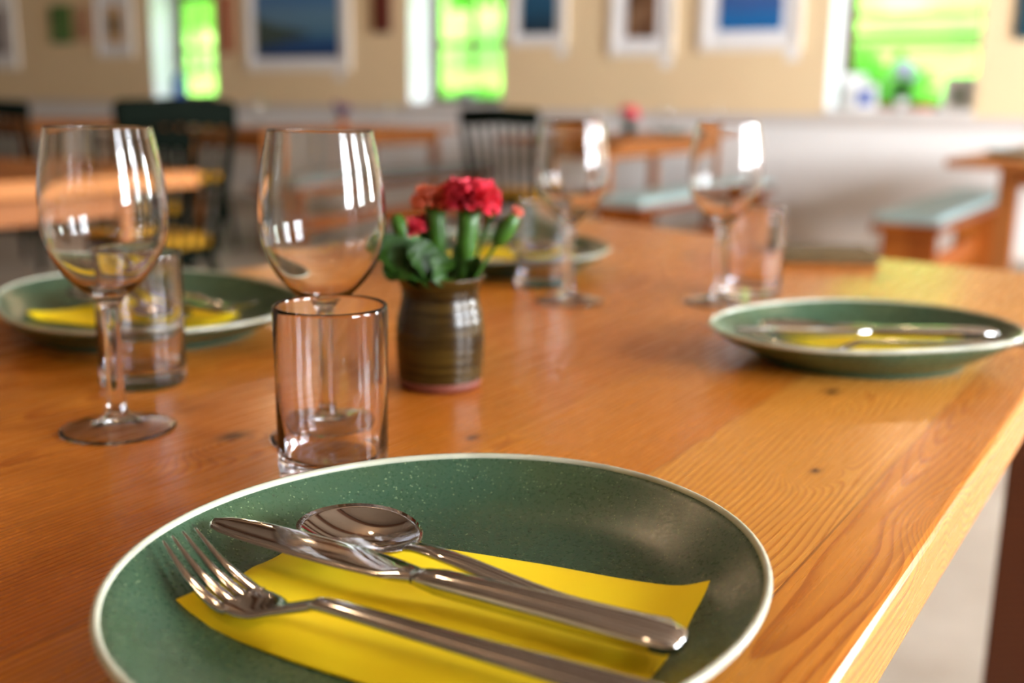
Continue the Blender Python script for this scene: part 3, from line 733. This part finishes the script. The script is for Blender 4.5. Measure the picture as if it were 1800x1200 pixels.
# fork
fk0 = empty('table_fork', PC)
fa = Vector((.85, -.53, 0)).normalized(); fb = Vector((-fa.y, fa.x, 0)); fb.normalize()
tipc = local((-.139, .4225, .0315)); palm = local((-.1065, .389, .0198)); pb = local((-.0965, .383, .0192)); nek = local((-.083, .3755, .0218)); hump = local((-.071, .3712, .0258)); hm = local((-.02, .3455, .0255)); he = local((.062, .301, .0262))
bm = bmesh.new()
for k in range(4):
    o_ = -1.5+k
    a = tipc+fb*o_*.0056+fa*(.0012*abs(o_)); b_ = (tipc.lerp(palm, .5))+fb*o_*.0061+Vector((0, 0, -.0022)); c_ = palm+fb*o_*.0062; d_ = palm.lerp(pb, .45)+fb*o_*.0060
    Q = catmull([a, b_, c_, d_], 6); m = len(Q)
    tube(bm, Q, [(.0005+.0021*min(1, i/(m*.55)), .0004+.0010*min(1, i/(m*.4))) for i in range(m)], 10)
Q = catmull([palm+fa*.001, pb, pb.lerp(nek, .5)+Vector((0, 0, -.0006)), nek, hump], 6); m = len(Q)
ws = [.0112, .0112, .0108, .0102, .0092, .0078]; 
rad = []
wt = [(0, .0112), (.2, .0114), (.36, .0104), (.5, .0080), (.62, .0056), (.75, .0041), (1, .0036)]
for i in range(m):
    f = i/(m-1); k = max(j for j in range(6) if wt[j][0] <= f); g_ = (f-wt[k][0])/(wt[k+1][0]-wt[k][0]); rad.append((wt[k][1]*(1-g_)+wt[k+1][1]*g_, .0011+.0007*f))
tube(bm, Q, rad, 16); link('fork_head', bm, MSTP, fk0, smooth=True)
bm = bmesh.new(); Q = catmull([hump+(nek-hump)*.15, hump+(hm-hump)*.12+Vector((0, 0, .0006)), hm, hm.lerp(he, .5), he], 6); m = len(Q)
rad = [((.0036+.0058*(i/(m-1))**1.3)*(1 if i < m-1 else .6), .0019) for i in range(m)]
tube(bm, Q, rad, 14); link('handle', bm, MST, fk0, smooth=True)

GN, GK, GS, GF = 'yellow napkins on the plates', 'knives laid on the plates', 'spoons laid on the plates', 'forks laid on the plates'
PL = [('near plate', None, 0), ('left plate', (-.345, .965), 176), ('right plate', (.297, .893), 30), ('plate behind the vase', (-.012, 1.38), 172)]
for (nm, c, ang) in PL:
    for src, wd, cat, g in ((nap0, 'yellow folded paper napkin', 'napkin', GN), (kn0, 'stainless steel table knife', 'knife', GK), (sp0, 'stainless steel spoon', 'spoon', GS), (fk0, 'stainless steel fork', 'fork', GF)):
        if c is None: o = src
        else:
            o = copy_tree(src); o.location = (c[0], c[1], .75); o.rotation_euler = (0, 0, math.radians(ang))
            if cat == 'napkin': o.scale = (.86, .74, 1)
        tag(o, '%s lying on the %s' % (wd, nm), cat, g)

# ------------------------------------------------------------------ glasses
def seg(pts, k=8): return [(p.x, p.y) for p in catmull([(a, b, 0) for a, b in pts], k)]
wg0 = empty('wine_glass', (0, 0, 0))
bm = bmesh.new(); lathe(bm, seg([(0, .0062), (.006, .0056), (.014, .0036), (.025, .0016), (.0325, .0003)], 5)+[(.0345, .0003)]+seg([(.0358, .0011), (.0345, .0020), (.026, .0036), (.015, .0062), (.0082, .0105), (.0055, .018)], 6), 96); link('foot', bm, MG, wg0, smooth=True, glass=True)
bm = bmesh.new(); lathe(bm, seg([(.0055, .018), (.0050, .032), (.0048, .052), (.0050, .070), (.0056, .080)], 6), 64); link('stem', bm, MG, wg0, smooth=True, glass=True)
outer = seg([(.0056, .080), (.0092, .0858), (.0175, .0925), (.0275, .1035), (.0348, .1175), (.0379, .1325), (.0378, .148), (.0356, .168), (.0328, .183), (.0312, .1905)], 8)
inner = seg([(.0303, .1905), (.0317, .183), (.0344, .168), (.0366, .148), (.0367, .1325), (.0336, .118), (.0264, .1052), (.0168, .0955), (.008, .0915), (0, .0905)], 8)
bm = bmesh.new(); lathe(bm, outer+[(.0308, .1910)]+inner, 96); link('bowl', bm, MG, wg0, smooth=True, glass=True)
WG = [((-.252, .665), .75, 'wine glass at the left in front of the left plate'),
      ((-.1155, .653), .75, 'wine glass standing behind the nearest tumbler'),
      ((.060, 1.140), .75, 'wine glass in front of the plate behind the flowers'),
      ((.221, 1.144), .75, 'wine glass at the right behind the right plate')]
first = True
bgw = [(-3.0, 5.6, 'wine glass on the far table, left of its flower pot'), (-2.85, 6.2, 'wine glass on the far table, right of its flower pot'), (-2.8, 6.9, 'wine glass at the far end of the far table'), (-5.4, 5.3, 'wine glass on the far middle table, left one'), (-5.1, 6.3, 'wine glass on the far middle table, right one'), (-.62, 4.95, 'wine glass on the right-hand table beside the plate')]
for s, t, l in bgw: q = RW(s, t); WG.append(((q.x, q.y), .75, l))
for (p, z, l) in WG:
    o = wg0 if first else copy_tree(wg0); first = False
    o.location = (p[0], p[1], z); tag(o, l, 'wine glass', 'wine glasses on the tables')
bm = bmesh.new()
tum = [(0, .0004), (.027, .0004), (.0302, .0012), (.0308, .004), (.0310, .012), (.0312, .06), (.0316, .0965), (.0313, .0985), (.0307, .0990), (.0300, .0982), (.0298, .0965), (.0292, .06), (.0288, .018), (.0272, .0135), (.022, .0115), (0, .0110)]
lathe(bm, tum, 96); tu0 = link('tumbler', bm, MGT, None, smooth=True, glass=True)
TU = [((-.1005, .585), 'nearest clear tumbler, directly behind the near plate'), ((-.274, .780), 'clear tumbler between the left wine glass and the left plate'), ((.034, 1.232), 'clear tumbler beside the wine glass behind the flowers'), ((.268, 1.195), 'clear tumbler right of the right-hand wine glass')]
for i, (p, l) in enumerate(TU):
    o = tu0 if i == 0 else copy_tree(tu0); o.location = (p[0], p[1], .75); tag(o, l, 'tumbler', 'tumblers on the dining table')

# ------------------------------------------------------------------ vase and flowers
VX, VY = -.0535, .786
va = empty('stoneware_vase', (VX, VY, .75))
bm = bmesh.new()
vo = seg([(.0312, .0075), (.0322, .020), (.0330, .035), (.0322, .050), (.0298, .0615), (.0284, .0695), (.0296, .0765), (.0328, .0825)], 8)
vi = seg([(.0318, .0845), (.0290, .081), (.0262, .074), (.0252, .069), (.027, .06), (.029, .045), (.029, .02), (.025, .008), (0, .007)], 6)
vo = [(r+.00012*math.sin(z*900), z) for r, z in vo]
lathe(bm, vo+[(.0330, .0838)]+vi, 96); link('glazed_body', bm, MVASE, va, smooth=True)
bm = bmesh.new(); lathe(bm, [(0, .001), (.028, .0), (.0300, .001), (.0308, .004), (.0313, .0078), (.0285, .0078)], 96); link('bare_foot', bm, MTERRA, va, smooth=True)
tag(va, 'small brown-green glazed stoneware vase with a bare terracotta foot', 'vase')
V = Vector((VX, VY, .75))
def petal(bm, c, out, up, L, Wd, ruf, rr, curl):
    """one ruffled petal from c going outwards"""
    sd = out.cross(up).normalized(); NU, NV = 5, 7; g = []
    ph = rr.uniform(0, 6)
    for i in range(NU+1):
        u = i/NU; row = []
        for j in range(NV+1):
            v = j/NV*2-1
            ww = Wd*(.18+.82*u**.8)
            z = curl*u*u*L + ruf*u*u*math.sin(v*7+ph)
            ll = L*u*(1-.14*v*v)+ruf*.6*u*u*math.sin(v*11+ph*2)
            row.append(bm.verts.new(c+out*ll+sd*ww*v*.5+up*z))
        g.append(row)
    for i in range(NU):
        for j in range(NV): bm.faces.new((g[i][j], g[i+1][j], g[i+1][j+1], g[i][j+1]))
def carnation(head, base, R, mat, label, seed, n=70, stem_r=.0022, cal=.011, cr=.0056):
    rr = random.Random(seed); head = Vector(head); base = Vector(base)
    root = empty('carnation', V+base)
    h = head-base; d = h.normalized()
    a = d.cross(Vector((0, 1, 0))).normalized(); b = d.cross(a).normalized()
    bm = bmesh.new()
    for i in range(n):
        f = i/n; an = rr.uniform(0, 2*PI) if True else 0
        el = math.radians(-8+84*(1-f)**1.3)       # inner petals stand up, outer lie flat
        rad = a*math.cos(an)+b*math.sin(an)
        out = (rad*math.cos(el)+d*math.sin(el)).normalized(); up = (d*math.cos(el)-rad*math.sin(el)).normalized()
        petal(bm, h-d*R*.05, out, up, R*rr.uniform(.8, 1.0)*(1 if el < .5 else 1-.42*min(1, (el-.5)/.8)), R*.85, R*.13, rr, rr.uniform(-.25, .15))
    link('bloom', bm, mat, root, smooth=True)
    bm = bmesh.new(); r = stem_r
    ct = h-d*R*.02; cb = h-d*(cal*1.9)
    tube(bm, [cb-d*.003, cb, cb+d*cal*.35, cb+d*cal, ct], [cr*.5, cr*.8, cr, cr*1.02, cr*1.15], 16); link('calyx', bm, MSTEM, root, smooth=True)
    bm = bmesh.new(); tube(bm, catmull([(0, 0, 0), h*.5+Vector((.001, 0, 0)), cb], 5), r, 10); link('stem', bm, MSTEM, root, smooth=True)
    tag(root, label, 'flower', 'carnations in the vase'); return root
carnation((.0215, .000, .1395), (.017, -.004, .070), .0245, MPETR, 'open crimson carnation, the largest bloom in the vase', 11, 120, .0056, .022, .0076)
carnation((-.0045, .004, .1385), (.001, .004, .070), .018, MPETO, 'coral carnation left of the large crimson one', 12, 90, .0045, .020, .0068)
carnation((-.0215, .000, .1175), (-.012, .002, .070), .0125, MPETR, 'small crimson carnation low at the left of the vase', 13, 50)
carnation((-.012, .012, .122), (-.006, .008, .070), .010, MPETR, 'small crimson carnation tucked behind the green bud', 14, 36)
def bud(head, base, label, mat, r=.0052, L=.019, tipc=True):
    head = Vector(head); base = Vector(base); root = empty('flower_bud', V+base); h = head-base; d = h.normalized(); cb = h-d*L
    bm = bmesh.new(); tube(bm, [cb-d*.002, cb, cb+d*L*.3, cb+d*L*.75, h, h+d*.001], [.002, r*.7, r, r*.95, r*.6, r*.2], 14); link('sepals', bm, MSTEM, root, smooth=True)
    if tipc:
        rr = random.Random(3); bm = bmesh.new(); a = d.cross(Vector((0, 1, 0))).normalized(); b = d.cross(a)
        for i in range(18):
            an = rr.uniform(0, 2*PI); rad = a*math.cos(an)+b*math.sin(an); el = math.radians(rr.uniform(55, 85)); out = rad*math.cos(el)+d*math.sin(el); up = d*math.cos(el)-rad*math.sin(el)
            petal(bm, h-d*.004, out.normalized(), up.normalized(), .0105, .007, .0009, rr, .1)
        link('petal_tip', bm, mat, root, smooth=True)
    bm = bmesh.new(); tube(bm, catmull([(0, 0, 0), h*.45, cb], 5), .0013, 8); link('stem', bm, MSTEM, root, smooth=True)
    tag(root, label, 'flower bud'); return root
bud((.0545, -.004, .1285), (.019, -.002, .072), 'green bud with a pale pink tip leaning right out of the vase', MPETP, r=.0065, L=.024)
bud((.0385, .006, .137), (.020, .006, .072), 'narrow green bud standing behind the crimson carnation', MPETP, r=.0036, L=.012, tipc=False)
bud((-.0315, -.006, .1275), (-.010, -.006, .072), 'closed green bud leaning left out of the vase', MPETP, r=.0062, L=.026, tipc=False)
def leaf(name, pts, wid, label, cup=.3, droop=0.):
    P_ = catmull(pts, 6); N = len(P_); bm = bmesh.new(); g = []
    for i, p in enumerate(P_):
        u = i/(N-1); d = (P_[min(i+1, N-1)]-P_[max(0, i-1)]).normalized(); sd = d.cross(Vector((0, -.75, .65))).normalized(); nrm = sd.cross(d)
        ww = wid*math.sin(PI*min(1, u*.93+.07))**.6
        g.append([(p+sd*ww*v*.5+nrm*(cup*ww*abs(v)**1.5*.5+.0008*math.sin(i*1.7+v*4)), 0)[0] for v in (-1, -.6, -.25, 0, .25, .6, 1)])
    top = [[bm.verts.new(q) for q in row] for row in g]; bot = [[bm.verts.new(q-Vector((0, 0, .0005))) for q in row] for row in g]
    for i in range(N-1):
        for j in range(6):
            bm.faces.new((top[i][j], top[i+1][j], top[i+1][j+1], top[i][j+1])); bm.faces.new((bot[i][j], bot[i][j+1], bot[i+1][j+1], bot[i+1][j]))
    o = link(name, bm, MLEAF, None, V, smooth=True)
    if label: tag(o, label, 'leaf', 'broad leaves over the rim of the vase')
    return o
leaf('leaf', [(-.004, -.012, .078), (-.018, -.022, .092), (-.034, -.028, .104), (-.047, -.030, .106)], .030, 'broad dark green leaf pointing left over the vase rim')
leaf('leaf', [(-.002, -.014, .079), (-.014, -.028, .092), (-.026, -.036, .094), (-.036, -.038, .088)], .028, 'broad green leaf drooping over the left front of the vase rim')
leaf('leaf', [(.000, -.012, .078), (-.006, -.026, .094), (-.014, -.034, .104), (-.02, -.036, .108)], .026, 'upright green leaf at the front of the vase')
leaf('leaf', [(.004, -.012, .078), (.004, -.026, .088), (.001, -.032, .097), (-.004, -.034, .102)], .020, 'small green leaf at the middle of the vase rim')
leaf('leaf', [(.016, -.004, .076), (.024, -.010, .090), (.030, -.012, .098)], .012, 'small green leaf at the right of the vase rim')
leaf('leaf', [(-.010, .006, .078), (-.026, .006, .094), (-.044, .004, .108)], .026, 'green leaf at the left rear of the vase')
leaf('leaf', [(.008, .008, .078), (.014, .014, .10), (.018, .016, .112)], .010, 'narrow green leaf behind the thick stem')

# small things on the far tables
small_plant('flower_pot', RW(-2.98, 5.95, .75), .17, .07, MGREEN, MPETR, 'small pot of pink-red flowers on the far table', seed=8, pot=(.035, .06), nf=14)
small_plant('flower_pot', RW(-5.2, 5.9, .75), .16, .06, MTERR2, simple('purple_petal', lin(96, 52, 110), .6), 'small pot of purple flowers on the far middle table', seed=9, pot=(.035, .06), nf=14)
plate_bg = None
for s, t, l in ((-.72, 5.15, 'green plate on the right-hand table'), (-3.0, 6.6, 'green plate on the far table behind the right wine glasses')):
    q = RW(s, t); plate(q.x, q.y, [.13, 0, 0, 0, 0, 0, 0], l, nseg=48)
